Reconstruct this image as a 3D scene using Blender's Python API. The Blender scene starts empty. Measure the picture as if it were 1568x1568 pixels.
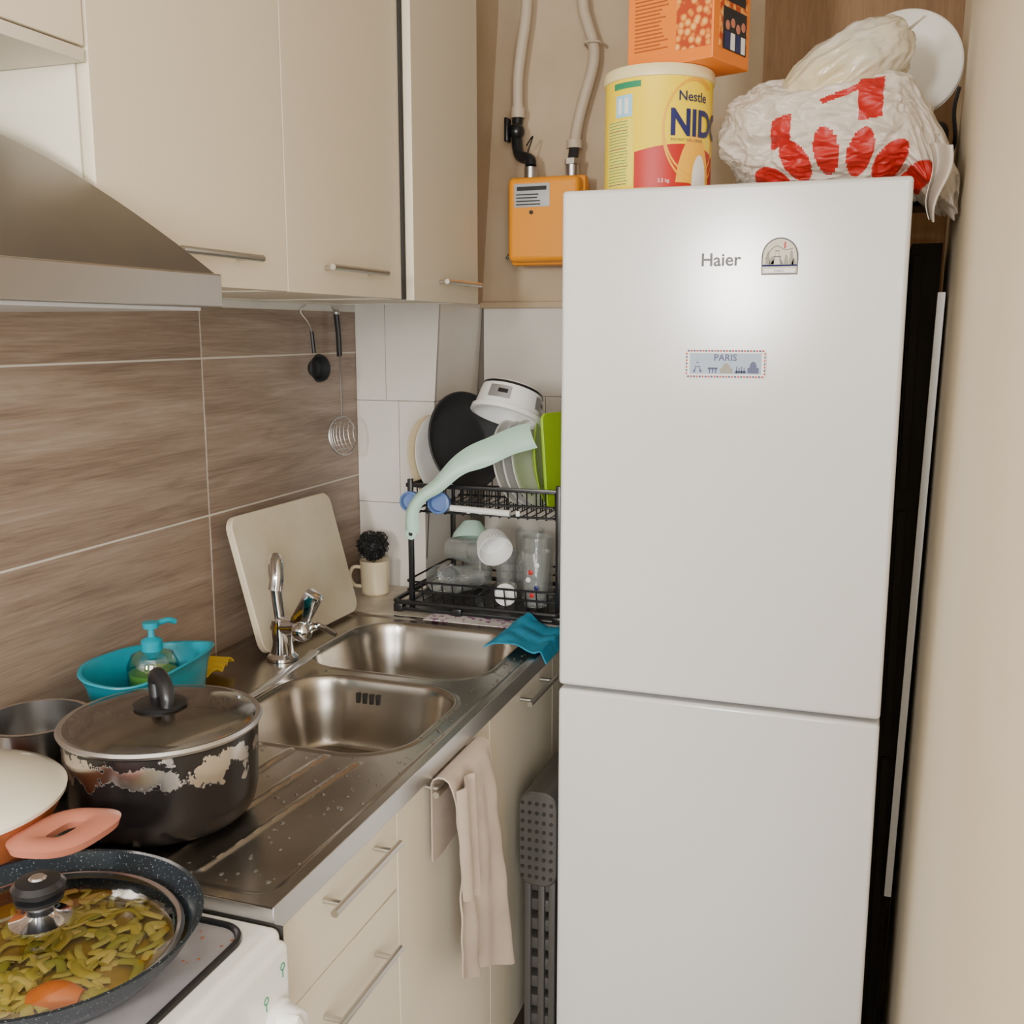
import bpy, bmesh, math, random
from mathutils import Vector, Matrix, noise, Euler
random.seed(4)
pi=math.pi
# ------------------------------------------------------------ materials
def _new(name):
    m=bpy.data.materials.new(name);m.use_nodes=True
    nt=m.node_tree;b=nt.nodes['Principled BSDF'];return m,nt,b
def mat(name,col,rough=.5,metal=0,spec=.5,bump=0,bscale=60,var=0,vscale=4,trans=0,alpha=1,coat=0,vcol=None,bd=.01):
    m,nt,b=_new(name)
    b.inputs['Base Color'].default_value=(*col,1)
    b.inputs['Roughness'].default_value=rough
    b.inputs['Metallic'].default_value=metal
    b.inputs['Specular IOR Level'].default_value=spec
    b.inputs['Transmission Weight'].default_value=trans
    b.inputs['Alpha'].default_value=alpha
    b.inputs['Coat Weight'].default_value=coat
    N=nt.nodes;L=nt.links
    tc=N.new('ShaderNodeTexCoord')
    if bump:
        n=N.new('ShaderNodeTexNoise');n.inputs['Scale'].default_value=bscale;n.inputs['Detail'].default_value=4
        L.new(tc.outputs['Object'],n.inputs['Vector'])
        bp=N.new('ShaderNodeBump');bp.inputs['Strength'].default_value=bump;bp.inputs['Distance'].default_value=bd
        L.new(n.outputs['Fac'],bp.inputs['Height']);L.new(bp.outputs[0],b.inputs['Normal'])
    if var or vcol:
        n=N.new('ShaderNodeTexNoise');n.inputs['Scale'].default_value=vscale;n.inputs['Detail'].default_value=5
        L.new(tc.outputs['Object'],n.inputs['Vector'])
        r=N.new('ShaderNodeValToRGB')
        c2=vcol if vcol else tuple(c*(1-var) for c in col)
        r.color_ramp.elements[0].position=.35;r.color_ramp.elements[1].position=.65
        r.color_ramp.elements[0].color=(*c2,1);r.color_ramp.elements[1].color=(*col,1)
        L.new(n.outputs['Fac'],r.inputs[0]);L.new(r.outputs[0],b.inputs['Base Color'])
    return m
def ramp(nt,fac,stops):
    r=nt.nodes.new('ShaderNodeValToRGB');e=r.color_ramp.elements
    e[0].position=stops[0][0];e[0].color=(*stops[0][1],1)
    e[1].position=stops[-1][0];e[1].color=(*stops[-1][1],1)
    for p,c in stops[1:-1]:
        x=e.new(p);x.color=(*c,1)
    nt.links.new(fac,r.inputs[0]);return r.outputs[0]
def wood(name,cols,axis='y',rough=.45,sc=1.0):
    m,nt,b=_new(name);N=nt.nodes;L=nt.links
    tc=N.new('ShaderNodeTexCoord');g=N.new('ShaderNodeNewGeometry')
    add=N.new('ShaderNodeVectorMath');add.operation='MULTIPLY_ADD'
    L.new(g.outputs['Random Per Island'],add.inputs[0]);add.inputs[1].default_value=(7,5,9);L.new(tc.outputs['Object'],add.inputs[2])
    mp=N.new('ShaderNodeMapping');L.new(add.outputs[0],mp.inputs[0])
    mp.inputs['Scale'].default_value=(3*sc,1.2*sc,15*sc) if axis=='y' else (9*sc,9*sc,1.5*sc)
    n=N.new('ShaderNodeTexNoise');n.inputs['Scale'].default_value=1.6;n.inputs['Detail'].default_value=8;n.inputs['Distortion'].default_value=.8;n.inputs['Roughness'].default_value=.6
    L.new(mp.outputs[0],n.inputs['Vector'])
    mp2=N.new('ShaderNodeMapping');L.new(add.outputs[0],mp2.inputs[0])
    mp2.inputs['Scale'].default_value=(30,7,190) if axis=='y' else (90,90,9)
    n2=N.new('ShaderNodeTexNoise');n2.inputs['Scale'].default_value=1.5;n2.inputs['Detail'].default_value=3;n2.inputs['Distortion'].default_value=.6
    L.new(mp2.outputs[0],n2.inputs['Vector'])
    mx=N.new('ShaderNodeMath');mx.operation='MULTIPLY_ADD';L.new(n2.outputs['Fac'],mx.inputs[0]);mx.inputs[1].default_value=.5
    L.new(n.outputs['Fac'],mx.inputs[2])
    c=ramp(nt,mx.outputs[0],[(.5,cols[0]),(.74,cols[1]),(1.0,cols[2])])
    L.new(c,b.inputs['Base Color']);b.inputs['Roughness'].default_value=rough
    return m
def glassmat(name,tint=(1,1,1),gl=.12,rough=.03,fr=.8,dif=0):
    m=bpy.data.materials.new(name);m.use_nodes=True;nt=m.node_tree;N=nt.nodes;L=nt.links;N.clear()
    t=N.new('ShaderNodeBsdfTransparent');t.inputs[0].default_value=(*tint,1)
    g=N.new('ShaderNodeBsdfGlossy');g.inputs['Roughness'].default_value=rough
    lw=N.new('ShaderNodeLayerWeight');lw.inputs[0].default_value=.35
    mu=N.new('ShaderNodeMath');mu.operation='MULTIPLY_ADD';L.new(lw.outputs['Fresnel'],mu.inputs[0]);mu.inputs[1].default_value=fr;mu.inputs[2].default_value=gl
    mx=N.new('ShaderNodeMixShader');L.new(mu.outputs[0],mx.inputs[0]);L.new(t.outputs[0],mx.inputs[1]);L.new(g.outputs[0],mx.inputs[2])
    out=mx.outputs[0]
    if dif:
        d=N.new('ShaderNodeBsdfDiffuse');d.inputs[0].default_value=(.85,.87,.86,1);m2=N.new('ShaderNodeMixShader');m2.inputs[0].default_value=dif
        L.new(out,m2.inputs[1]);L.new(d.outputs[0],m2.inputs[2]);out=m2.outputs[0]
    o=N.new('ShaderNodeOutputMaterial');L.new(out,o.inputs[0]);return m

M_cream=mat('cream_laminate',(.74,.645,.485),.42,bump=.03,bscale=90,bd=.003)
M_creamlow=mat('cream_laminate_low',(.76,.68,.53),.45)
M_edge=mat('cabinet_edge',(.78,.71,.58),.5)
M_dark=mat('dark_gap',(.02,.018,.015),.7)
M_fridge=mat('fridge_white',(.71,.705,.70),.19,spec=.7)
M_fgrey=mat('fridge_side',(.35,.35,.35),.5)
M_wall=mat('painted_wall_beige',(.60,.475,.33),.7,bump=.2,bscale=14,vcol=(.49,.36,.22),vscale=3)
M_wallR=mat('painted_wall_cream',(.90,.81,.65),.6,bump=.12,bscale=9,vcol=(.87,.74,.55),vscale=1.6)
M_wallN=mat('painted_wall_neutral',(.8,.78,.74),.7)
M_plaster=mat('plaster_white',(.76,.73,.67),.8)
M_grout=mat('grout',(.66,.6,.51),.8)
M_woodtile=wood('wood_tile',[(.175,.12,.088),(.285,.205,.152),(.39,.30,.235)],'y',.42)
M_board=wood('wood_panel',[(.24,.12,.05),(.33,.18,.075),(.41,.24,.11)],'z',.5)
M_wtile=mat('white_tile',(.79,.74,.67),.25,bump=.02,bscale=12,var=.05,bd=.004)
M_tgrout=mat('tile_grout',(.2,.17,.14),.8)
M_steel=mat('brushed_steel',(.50,.465,.42),.27,1,bump=.02,bscale=30,vcol=(.38,.34,.29),vscale=6,bd=.004)
M_steel2=mat('steel_light',(.62,.62,.63),.33,1)
M_steel3=mat('steel_polished',(.68,.67,.66),.24,1)
M_lip=mat('hood_lip_steel',(.37,.35,.33),.35,1)
M_hood=mat('hood_steel',(.22,.195,.17),.38,1,bump=.01,bscale=20,var=.2)
M_chrome=mat('chrome',(.78,.78,.8),.08,1)
M_nickel=mat('satin_nickel',(.58,.56,.52),.3,1)
M_black=mat('black_plastic',(.012,.012,.014),.3)
M_blackm=mat('black_matte',(.02,.02,.022),.6)
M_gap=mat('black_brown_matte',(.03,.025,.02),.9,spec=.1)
M_white=mat('white_plastic',(.85,.84,.81),.35)
M_enamel=mat('white_enamel',(.85,.83,.78),.25,coat=.3)
M_teal=mat('teal_plastic',(.0,.33,.45),.3)
M_board2=mat('cutting_board',(.73,.65,.49),.5,vcol=(.61,.51,.35),vscale=5)
M_mug=mat('mug_cream',(.76,.64,.43),.25)
M_mint=mat('mint_plastic',(.50,.73,.59),.4)
M_lime=mat('lime_plastic',(.40,.66,.02),.35)
M_towel=mat('towel_cloth',(.49,.395,.315),.95,bump=.3,bscale=350,var=.12,vscale=12,bd=.002)
M_blue=mat('blue_cloth',(.015,.28,.47),.9,bump=.4,bscale=250,var=.25,vscale=30,bd=.003)
M_orange=mat('meter_orange',(.95,.34,.006),.4)
M_pipe=mat('pipe_beige',(.60,.49,.36),.5)
M_red=mat('red_print',(.50,.015,.012),.45)
M_yellow=mat('tin_yellow',(.97,.70,.0),.35)
M_green=mat('green_print',(.02,.25,.12),.4)
M_navy=mat('navy_print',(.015,.02,.12),.4)
M_ltblue=mat('lightblue_print',(.35,.65,.85),.4)
M_bag=mat('bag_plastic',(.68,.61,.53),.38,bump=.4,bscale=14,var=.1,vscale=10,bd=.005)
M_bag2=mat('bag_thin_plastic',(.70,.67,.6),.2,bump=.3,bscale=14,vcol=(.70,.60,.38),vscale=6,bd=.005)
M_pink=mat('silicone_salmon',(.54,.19,.12),.45)
M_copper=mat('pot_copper_enamel',(.38,.11,.035),.3)
M_lidcream=mat('lid_cream',(.84,.78,.62),.2,coat=.4)
M_grey=mat('stool_grey',(.075,.07,.065),.5)
M_hob=mat('hob_enamel',(.38,.36,.38),.25,var=.15,vscale=20)
M_glass=glassmat('clear_glass',(.98,.99,.98),.07,fr=.45,dif=.10)
M_drop=glassmat('water_drop',(.95,.95,.95),.12,fr=.6)
M_glassd=glassmat('lid_glass',(.93,.92,.86),.05,.05)
M_glassp=glassmat('pot_lid_glass',(.85,.82,.74),.28,.14)
M_greenl=mat('green_liquid',(.12,.35,.05),.2)
M_yel=mat('sponge_yellow',(.75,.5,.03),.9)
M_broth=mat('broth',(.48,.31,.03),.15,bump=.2,bscale=40,vcol=(.30,.19,.02),vscale=20)
M_soup=mat('brown_soup',(.42,.34,.23),.4,vcol=(.25,.19,.12),vscale=18)
M_carrot=mat('carrot',(.85,.2,.01),.3)
M_grey2=mat('light_grey',(.5,.5,.5),.4)
M_logo=mat('logo_grey',(.17,.17,.18),.6)
M_logo2=mat('logo_line_grey',(.3,.27,.22),.5)
M_blueplas=mat('blue_lids',(.12,.22,.5),.3,alpha=.8)
M_floor=mat('floor_tile',(.16,.12,.09),.4,var=.3)
M_ledge=mat('ledge_beige',(.62,.55,.45),.4,var=.2,vscale=25)
M_silver=mat('silver_print',(.45,.45,.47),.3,.6)
def speck(name,base,sp,scale,th,rough=.3):
    m,nt,b=_new(name);tc=nt.nodes.new('ShaderNodeTexCoord');n=nt.nodes.new('ShaderNodeTexNoise')
    n.inputs['Scale'].default_value=scale;n.inputs['Detail'].default_value=2
    nt.links.new(tc.outputs['Object'],n.inputs['Vector'])
    nt.links.new(ramp(nt,n.outputs['Fac'],[(th,base),(th+.05,sp)]),b.inputs['Base Color']);b.inputs['Roughness'].default_value=rough;return m
M_pan=speck('pan_speckled',(.015,.022,.028),(.2,.23,.26),420,.65,.25)
M_floral=speck('floral_cloth',(.7,.66,.64),(.3,.08,.25),60,.55,.8)
M_scrub=mat('scrubber_black',(.012,.012,.012),.6)
def popcorn():
    m,nt,b=_new('popcorn_print');tc=nt.nodes.new('ShaderNodeTexCoord');v=nt.nodes.new('ShaderNodeTexVoronoi');v.inputs['Scale'].default_value=85
    nt.links.new(tc.outputs['Object'],v.inputs['Vector'])
    nt.links.new(ramp(nt,v.outputs['Distance'],[(.1,(.9,.55,.2)),(.4,(.8,.3,.04)),(.62,(.45,.05,.01))]),b.inputs['Base Color']);b.inputs['Roughness'].default_value=.4;return m
M_pop=popcorn()
M_boxor=mat('box_orange',(.85,.21,.008),.4)
def worn():
    m,nt,b=_new('worn_black_enamel');N=nt.nodes;L=nt.links
    tc=N.new('ShaderNodeTexCoord');n=N.new('ShaderNodeTexNoise');n.inputs['Scale'].default_value=24;n.inputs['Detail'].default_value=8;n.inputs['Roughness'].default_value=.65
    L.new(tc.outputs['Object'],n.inputs['Vector'])
    s=N.new('ShaderNodeSeparateXYZ');L.new(tc.outputs['Object'],s.inputs[0])
    a=N.new('ShaderNodeMath');a.operation='SUBTRACT';L.new(s.outputs['Z'],a.inputs[0]);a.inputs[1].default_value=.984
    a2=N.new('ShaderNodeMath');a2.operation='ABSOLUTE';L.new(a.outputs[0],a2.inputs[0])
    a3=N.new('ShaderNodeMath');a3.operation='MULTIPLY_ADD';L.new(a2.outputs[0],a3.inputs[0]);a3.inputs[1].default_value=-6.0;L.new(n.outputs['Fac'],a3.inputs[2])
    f=N.new('ShaderNodeValToRGB');f.color_ramp.elements[0].position=.42;f.color_ramp.elements[1].position=.43
    L.new(a3.outputs[0],f.inputs[0])
    mx=N.new('ShaderNodeMix');mx.data_type='RGBA';L.new(f.outputs[0],mx.inputs[0]);mx.inputs[6].default_value=(.010,.008,.008,1);mx.inputs[7].default_value=(.75,.7,.66,1)
    L.new(mx.outputs[2],b.inputs['Base Color']);L.new(f.outputs[0],b.inputs['Metallic']);b.inputs['Roughness'].default_value=.22
    return m
M_worn=worn()
def vegm():
    m,nt,b=_new('vegetables');g=nt.nodes.new('ShaderNodeNewGeometry')
    nt.links.new(ramp(nt,g.outputs['Random Per Island'],[(0,(.48,.40,.03)),(.3,(.66,.52,.10)),(.6,(.32,.33,.03)),(1,(.78,.62,.17))]),b.inputs['Base Color']);b.inputs['Roughness'].default_value=.25;return m
M_veg=vegm()

# ------------------------------------------------------------ builder
def FR(o,z=(0,0,1),x=None):
    z=Vector(z).normalized()
    h=Vector(x) if x else (Vector((1,0,0)) if abs(z.x)<.9 else Vector((0,1,0)))
    y=z.cross(h).normalized();x=y.cross(z)
    M=Matrix((x,y,z)).transposed().to_4x4();M.translation=Vector(o);return M
def catmull(P,n):
    P=[Vector(p) for p in P]
    if len(P)<3 or n<2: return P
    out=[];Q=[P[0]*2-P[1]]+P+[P[-1]*2-P[-2]]
    for i in range(1,len(Q)-2):
        a,b,c,d=Q[i-1:i+3]
        for k in range(n):
            t=k/n
            out.append(.5*((2*b)+(c-a)*t+(2*a-5*b+4*c-d)*t*t+(3*b-a-3*c+d)*t**3))
    out.append(P[-1]);return out
class B:
    def __init__(s,name): s.name=name;s.v=[];s.f=[];s.mi=[];s.mats=[]
    def add(s,vs,fs,m,M=None):
        if m not in s.mats:s.mats.append(m)
        k=s.mats.index(m);o=len(s.v)
        s.v+= [(M@Vector(v)) if M else Vector(v) for v in vs]
        s.f+= [tuple(i+o for i in f) for f in fs];s.mi+=[k]*len(fs);return s
    def box(s,x0,x1,y0,y1,z0,z1,m,bev=0,M=None,seg=2):
        bm=bmesh.new();bmesh.ops.create_cube(bm,size=1)
        for v in bm.verts: v.co=Vector(((x0+x1)/2+v.co.x*(x1-x0),(y0+y1)/2+v.co.y*(y1-y0),(z0+z1)/2+v.co.z*(z1-z0)))
        if bev: bmesh.ops.bevel(bm,geom=list(bm.edges),offset=bev,segments=seg,affect='EDGES',profile=.5)
        bm.verts.index_update()
        s.add([v.co.copy() for v in bm.verts],[[v.index for v in f.verts] for f in bm.faces],m,M);bm.free();return s
    def tube(s,P,r,m,seg=8,n=6,closed=False,M=None,flat=1):
        P=catmull(P,n) if not closed else [Vector(p) for p in P]
        N=len(P);vs=[];fs=[]
        rs=r if callable(r) else (lambda t:r)
        nrm=None
        for i,p in enumerate(P):
            if closed: t=(P[(i+1)%N]-P[i-1]).normalized()
            else: t=(P[min(i+1,N-1)]-P[max(i-1,0)]).normalized()
            if nrm is None:
                h=Vector((0,0,1)) if abs(t.z)<.9 else Vector((1,0,0));nrm=(h-t*h.dot(t)).normalized()
            else:
                q=nrm-t*nrm.dot(t);nrm=q.normalized() if q.length>1e-6 else nrm
            b=t.cross(nrm);rr=rs(i/max(1,N-1))
            for k in range(seg):
                a=2*pi*k/seg;vs.append(p+nrm*math.cos(a)*rr*flat+b*math.sin(a)*rr)
        for i in range(N if closed else N-1):
            j=(i+1)%N
            for k in range(seg):
                l=(k+1)%seg;fs.append((i*seg+k,i*seg+l,j*seg+l,j*seg+k))
        if not closed: fs.append(tuple(range(seg))[::-1]);fs.append(tuple((N-1)*seg+k for k in range(seg)))
        s.add(vs,fs,m,M);return s
    def cyl(s,a,b,r,m,r2=None,seg=24):
        r2=r if r2 is None else r2
        a=Vector(a);b=Vector(b);L=(b-a).length
        return s.lathe([(0,0),(r,0),(r2,L),(0,L)],m,FR(a,b-a),seg)
    def lathe(s,prof,m,M=None,seg=40,sx=1,sy=1):
        vs=[];fs=[];n=len(prof);rings=[]
        for r,z in prof:
            if r<=1e-7: rings.append([len(vs)]);vs.append((0,0,z))
            else:
                rings.append(list(range(len(vs),len(vs)+seg)))
                vs+=[(math.cos(2*pi*k/seg)*r*sx,math.sin(2*pi*k/seg)*r*sy,z) for k in range(seg)]
        for i in range(n-1):
            A,C=rings[i],rings[i+1]
            if len(A)==1 and len(C)==1: continue
            for k in range(seg):
                l=(k+1)%seg
                if len(A)==1: fs.append((A[0],C[l],C[k]))
                elif len(C)==1: fs.append((A[k],A[l],C[0]))
                else: fs.append((A[k],A[l],C[l],C[k]))
        return s.add(vs,fs,m,M)
    def sheet(s,fn,nu,nv,m,th=0,M=None):
        vs=[Vector(fn(i/nu,j/nv)) for j in range(nv+1) for i in range(nu+1)]
        fs=[(j*(nu+1)+i,j*(nu+1)+i+1,(j+1)*(nu+1)+i+1,(j+1)*(nu+1)+i) for j in range(nv) for i in range(nu)]
        if th:
            nr=[Vector() for _ in vs]
            for f in fs:
                n=(vs[f[1]]-vs[f[0]]).cross(vs[f[3]]-vs[f[0]])
                for i in f: nr[i]+=n
            o=len(vs);vs+= [v-(n.normalized() if n.length>0 else n)*th for v,n in zip(vs,nr)]
            fs2=[tuple(i+o for i in f[::-1]) for f in fs]
            bd=[i for i in range(nu+1)]+[(j+1)*(nu+1)-1 for j in range(1,nv+1)]+[nv*(nu+1)+i for i in range(nu-1,-1,-1)]+[j*(nu+1) for j in range(nv-1,0,-1)]
            fs+=fs2
            for k in range(len(bd)):
                a,b=bd[k],bd[(k+1)%len(bd)];fs.append((b,a,a+o,b+o))
        return s.add(vs,fs,m,M)
    def prism(s,poly,z0,z1,m,M=None,ins=0):
        n=len(poly);cx=sum(p[0] for p in poly)/n;cy=sum(p[1] for p in poly)/n
        def ring(z,i):
            o=[]
            for x,y in poly:
                d=Vector((x-cx,y-cy));L=d.length;d=d*((L-i)/L) if L>0 else d
                o.append((cx+d.x,cy+d.y,z))
            return o
        R=[ring(z0,ins)]+([ring(z0+ins,0),ring(z1-ins,0)] if ins else [])+[ring(z1,ins)]
        vs=[v for r in R for v in r];fs=[tuple(range(n))[::-1],tuple((len(R)-1)*n+k for k in range(n))]
        for i in range(len(R)-1):
            for k in range(n):
                l=(k+1)%n;fs.append((i*n+k,i*n+l,(i+1)*n+l,(i+1)*n+k))
        return s.add(vs,fs,m,M)
    def ball(s,c,r,m,sx=1,sy=1,sz=1,seg=20,M=None):
        pr=[(r*math.sin(pi*i/12),-r*math.cos(pi*i/12)*sz) for i in range(13)];pr[0]=(0,pr[0][1]);pr[-1]=(0,pr[-1][1])
        return s.lathe(pr,m,(M or Matrix())@Matrix.Translation(c),seg,sx,sy)
    def text(s,body,size,m,M=None,fn=None,ex=0,align='CENTER',sx=1,bold=0):
        cu=bpy.data.curves.new('t','FONT');cu.body=body;cu.size=size;cu.extrude=ex;cu.align_x=align;cu.offset=bold;cu.resolution_u=3
        o=bpy.data.objects.new('t',cu);bpy.context.collection.objects.link(o);bpy.context.view_layer.update()
        me=bpy.data.meshes.new_from_object(o.evaluated_get(bpy.context.evaluated_depsgraph_get()))
        vs=[Vector((v.co.x*sx,v.co.y,v.co.z)) for v in me.vertices]
        if fn: vs=[Vector(fn(v)) for v in vs]
        s.add(vs,[list(p.vertices) for p in me.polygons],m,M)
        bpy.data.objects.remove(o);bpy.data.curves.remove(cu);bpy.data.meshes.remove(me);return s
    def build(s,ang=35,smooth=True,merge=False):
        me=bpy.data.meshes.new(s.name);me.from_pydata([tuple(v) for v in s.v],[],s.f)
        for m in s.mats: me.materials.append(m)
        for p,k in zip(me.polygons,s.mi): p.material_index=k;p.use_smooth=smooth
        me.validate();me.update()
        bm=bmesh.new();bm.from_mesh(me);bmesh.ops.recalc_face_normals(bm,faces=bm.faces);bm.to_mesh(me);bm.free()
        if smooth:
            me.set_sharp_from_angle(angle=math.radians(ang))
            for p in me.polygons:
                if p.area>.02: p.use_smooth=False   # large flat panels keep an exact flat normal
        o=bpy.data.objects.new(s.name,me);bpy.context.collection.objects.link(o)
        return o
def rrect(x0,x1,y0,y1,r,n=6):
    P=[]
    for cx,cy,a0 in ((x1-r,y1-r,0),(x0+r,y1-r,90),(x0+r,y0+r,180),(x1-r,y0+r,270)):
        for k in range(n+1):
            a=math.radians(a0+90*k/n);P.append((cx+r*math.cos(a),cy+r*math.sin(a)))
    return P
def sstep(a,b,x):
    t=max(0,min(1,(x-a)/(b-a)));return t*t*(3-2*t)
def hexa(b,p,m):
    b.add(p,[(0,1,5,4),(1,2,6,5),(2,3,7,6),(3,0,4,7),(4,5,6,7),(3,2,1,0)],m)

# ------------------------------------------------------------ room
RX=1.397;ZC=2.55;YF=-1.7;XE=3.0
B('floor').box(-.1,XE+.1,YF-.1,2.85,-.05,0,M_floor).build()
B('ceiling').box(-.1,XE+.1,YF-.1,2.85,ZC,ZC+.05,M_plaster).build()
w=B('wall_left').box(-.1,-.0012,YF-.1,2.85,0,ZC,M_grout)
for (z0,z1) in ((.533,.8490),(.8520,1.1670),(1.1710,1.4850),(1.4890,1.588)):
    for (y0,y1) in ((-.12,.828),(.832,1.783),(1.787,2.45)):
        w.box(-.008,0,y0,y1,z0,z1,M_woodtile,.0006,seg=1)
w.box(-.008,.0,-.12,2.45,1.59,ZC,M_plaster)
w.build()
w=B('wall_front')
w.box(-.1,.2,YF-.1,YF,0,ZC,M_wallN).box(2.8,XE+.1,YF-.1,YF,0,ZC,M_wallN).box(.2,1.0,YF-.1,YF,0,.9,M_wallN).box(1.0,1.35,YF-.1,YF,0,ZC,M_wallN)
w.box(.2,1.0,YF-.1,YF,2.3,ZC,M_wallN).box(1.35,2.8,YF-.1,YF,2.3,ZC,M_wallN).box(1.35,2.8,YF-.1,YF,0,.1,M_wallN).build()
w=B('window_1')
for a in ((.2,.25,.9,2.3),(.95,1.0,.9,2.3),(.2,1.0,.9,.95),(.2,1.0,2.25,2.3)): w.box(a[0],a[1],YF-.07,YF-.02,a[2],a[3],M_white,.004)
w.build()
w=B('window_2')
for a in ((1.35,1.41,.1,2.3),(2.74,2.8,.1,2.3),(2.04,2.11,.1,2.3),(1.35,2.8,.1,.17),(1.35,2.8,2.24,2.3),(1.35,2.8,1.18,1.22)): w.box(a[0],a[1],YF-.07,YF-.02,a[2],a[3],M_white,.004)
w.build()
B('wall_side').box(XE,XE+.1,YF-.1,.6,0,ZC,M_wallN).build()
w=B('wall_right')
xr=lambda z:1.3985-.0145*(2.19-z)
hexa(w,[(xr(0),.45,0),(RX+.12,.45,0),(RX+.12,2.39,0),(xr(0),2.39,0),(xr(ZC),.45,ZC),(RX+.12,.45,ZC),(RX+.12,2.39,ZC),(xr(ZC),2.39,ZC)],M_wallR)
w.box(RX+.11,XE+.1,.45,.55,0,ZC,M_wallN).build(20)
w=B('wall_right_recess').box(1.62,1.72,2.2,2.85,0,ZC,M_board).build()
w=B('trim_1')
hexa(w,[(1.346,2.08,.42),(1.359,2.08,.42),(1.359,2.09,.42),(1.346,2.09,.42),(1.370,2.08,1.61),(1.383,2.08,1.61),(1.383,2.09,1.61),(1.370,2.09,1.61)],mat('trim_white',(.93,.93,.92),.3))
w.build()
def px(z): return .235+.065*(z-1.6)
w=B('wall_back_pillar')
def pillar(b,z0,z1,off,m,y0=2.44,y1=2.8,xl=-.01):
    hexa(b,[(xl,y0,z0),(px(z0)+off,y0,z0),(px(z0)+off,y1,z0),(xl,y1,z0),(xl,y0,z1),(px(z1)+off,y0,z1),(px(z1)+off,y1,z1),(xl,y1,z1)],m)
pillar(w,0,1.614,-.004,M_tgrout,2.444)
pillar(w,1.616,ZC,0,M_wall,2.444)
rows=[.571,.835,1.1,1.365,1.614]
seams=[.12,.19,.12,.085]
for i in range(4):
    z0,z1=rows[i]+.0008,rows[i+1]-.0008
    sm=seams[i]
    for (xa,xb) in ((0.001,sm-.0008),(sm+.0008,None)):
        XB0=xb if xb else px(z0);XB1=xb if xb else px(z1)
        if XB0<=xa: continue
        w.add([(xa,2.44,z0),(XB0,2.44,z0),(XB1,2.44,z1),(xa,2.44,z1),(xa,2.45,z0),(XB0,2.45,z0),(XB1,2.45,z1),(xa,2.45,z1)],
              [(0,1,2,3),(0,1,5,4),(1,2,6,5),(2,3,7,6),(3,0,4,7)],M_wtile)
    w.add([(px(z0),2.442,z0),(px(z0),2.74,z0),(px(z1),2.74,z1),(px(z1),2.442,z1)],[(0,1,2,3)],M_wtile)
w.build()
w=B('wall_back').box(.1,1.7,2.745,2.85,0,1.614,M_tgrout).box(.1,.97,2.74,2.85,1.62,ZC,M_wall)
w.box(.97,1.7,2.735,2.85,1.6,ZC,M_board).box(.2,.97,2.725,2.75,1.602,1.62,M_wall,.004)
for i in range(4):
    for k in range(5):
        x0=.12+k*.3+(.12 if i%2 else 0);w.box(x0+.0008,x0+.2992,2.74,2.75,rows[i]+.0008,rows[i+1]-.0008,M_wtile)
w.build()

# ------------------------------------------------------------ upper cabinets
def handle(b,x,y0,y1,z,m=M_nickel,vert=False):
    b.tube([(x,y0,z),(x,y1,z)],.0055,m,seg=10,n=1)
    for yy in (y0+.025,y1-.025): b.cyl((x-.028,yy,z),(x,yy,z),.0042,m,seg=10)
c=B('upper_wall_cabinet')
ZB=1.605
for (y0,y1) in ((1.10,1.545),(1.545,1.99),(1.99,2.36)):
    c.box(.002,.327,y0+.001,y0+.018,ZB,2.5,M_edge).box(.002,.327,y1-.018,y1-.001,ZB,2.5,M_edge)
    c.box(.002,.327,y0,y1,ZB+.002,ZB+.02,M_edge).box(.002,.02,y0,y1,ZB,2.5,M_edge)
    c.box(.002,.327,y0,y1,2.48,2.5,M_edge)
c.box(.329,.347,1.102,1.5435,ZB,2.5,M_cream,.0012).box(.329,.347,1.5465,1.985,ZB,2.5,M_cream,.0012)
c.box(.352,.37,1.996,2.36,ZB-.002,2.5,M_cream,.0012)
c.box(.327,.352,1.985,1.996,ZB,2.5,M_dark)
handle(c,.377,1.226,1.425,1.65);handle(c,.377,1.645,1.86,1.65);handle(c,.4,2.10,2.30,1.645)
c.build()
c=B('hood_wall_cabinet')
c.box(.002,.328,.50,1.098,1.867,1.885,M_edge).box(.002,.327,.50,.518,1.867,2.5,M_edge).box(.002,.327,1.08,1.098,1.867,2.5,M_edge).box(.002,.02,.5,1.098,1.867,2.5,M_edge)
c.box(.3285,.347,.502,1.0965,1.880,2.5,M_cream,.0012)
c.box(.003,.347,.502,1.0965,1.862,1.8775,M_edge,.001)
c.build()
h=B('range_hood')
x1,y0,y1=.478,.56,1.168
h.box(.003,x1,y0,y1,1.57,1.612,M_lip,.002)
h.box(.02,x1-.02,y0+.02,y1-.02,1.566,1.571,M_grey2)
def can(u,v):
    t=v;s_=1-(1-t)**1.5
    X=x1-.004-(x1-.2)*t;Y0=y0+.004+.19*t;Y1=y1-.004-.19*t;z=1.61+.19*s_
    if u<1/3: return (.004+(X-.004)*u*3,Y0,z)
    if u<2/3: return (X,Y0+(Y1-Y0)*(u*3-1),z)
    return (X-(X-.004)*(u*3-2),Y1,z)
h.sheet(can,24,14,M_hood)
h.box(.004,.2,.754,.974,1.79,1.860,M_hood,.002)
h.build(25)

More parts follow.
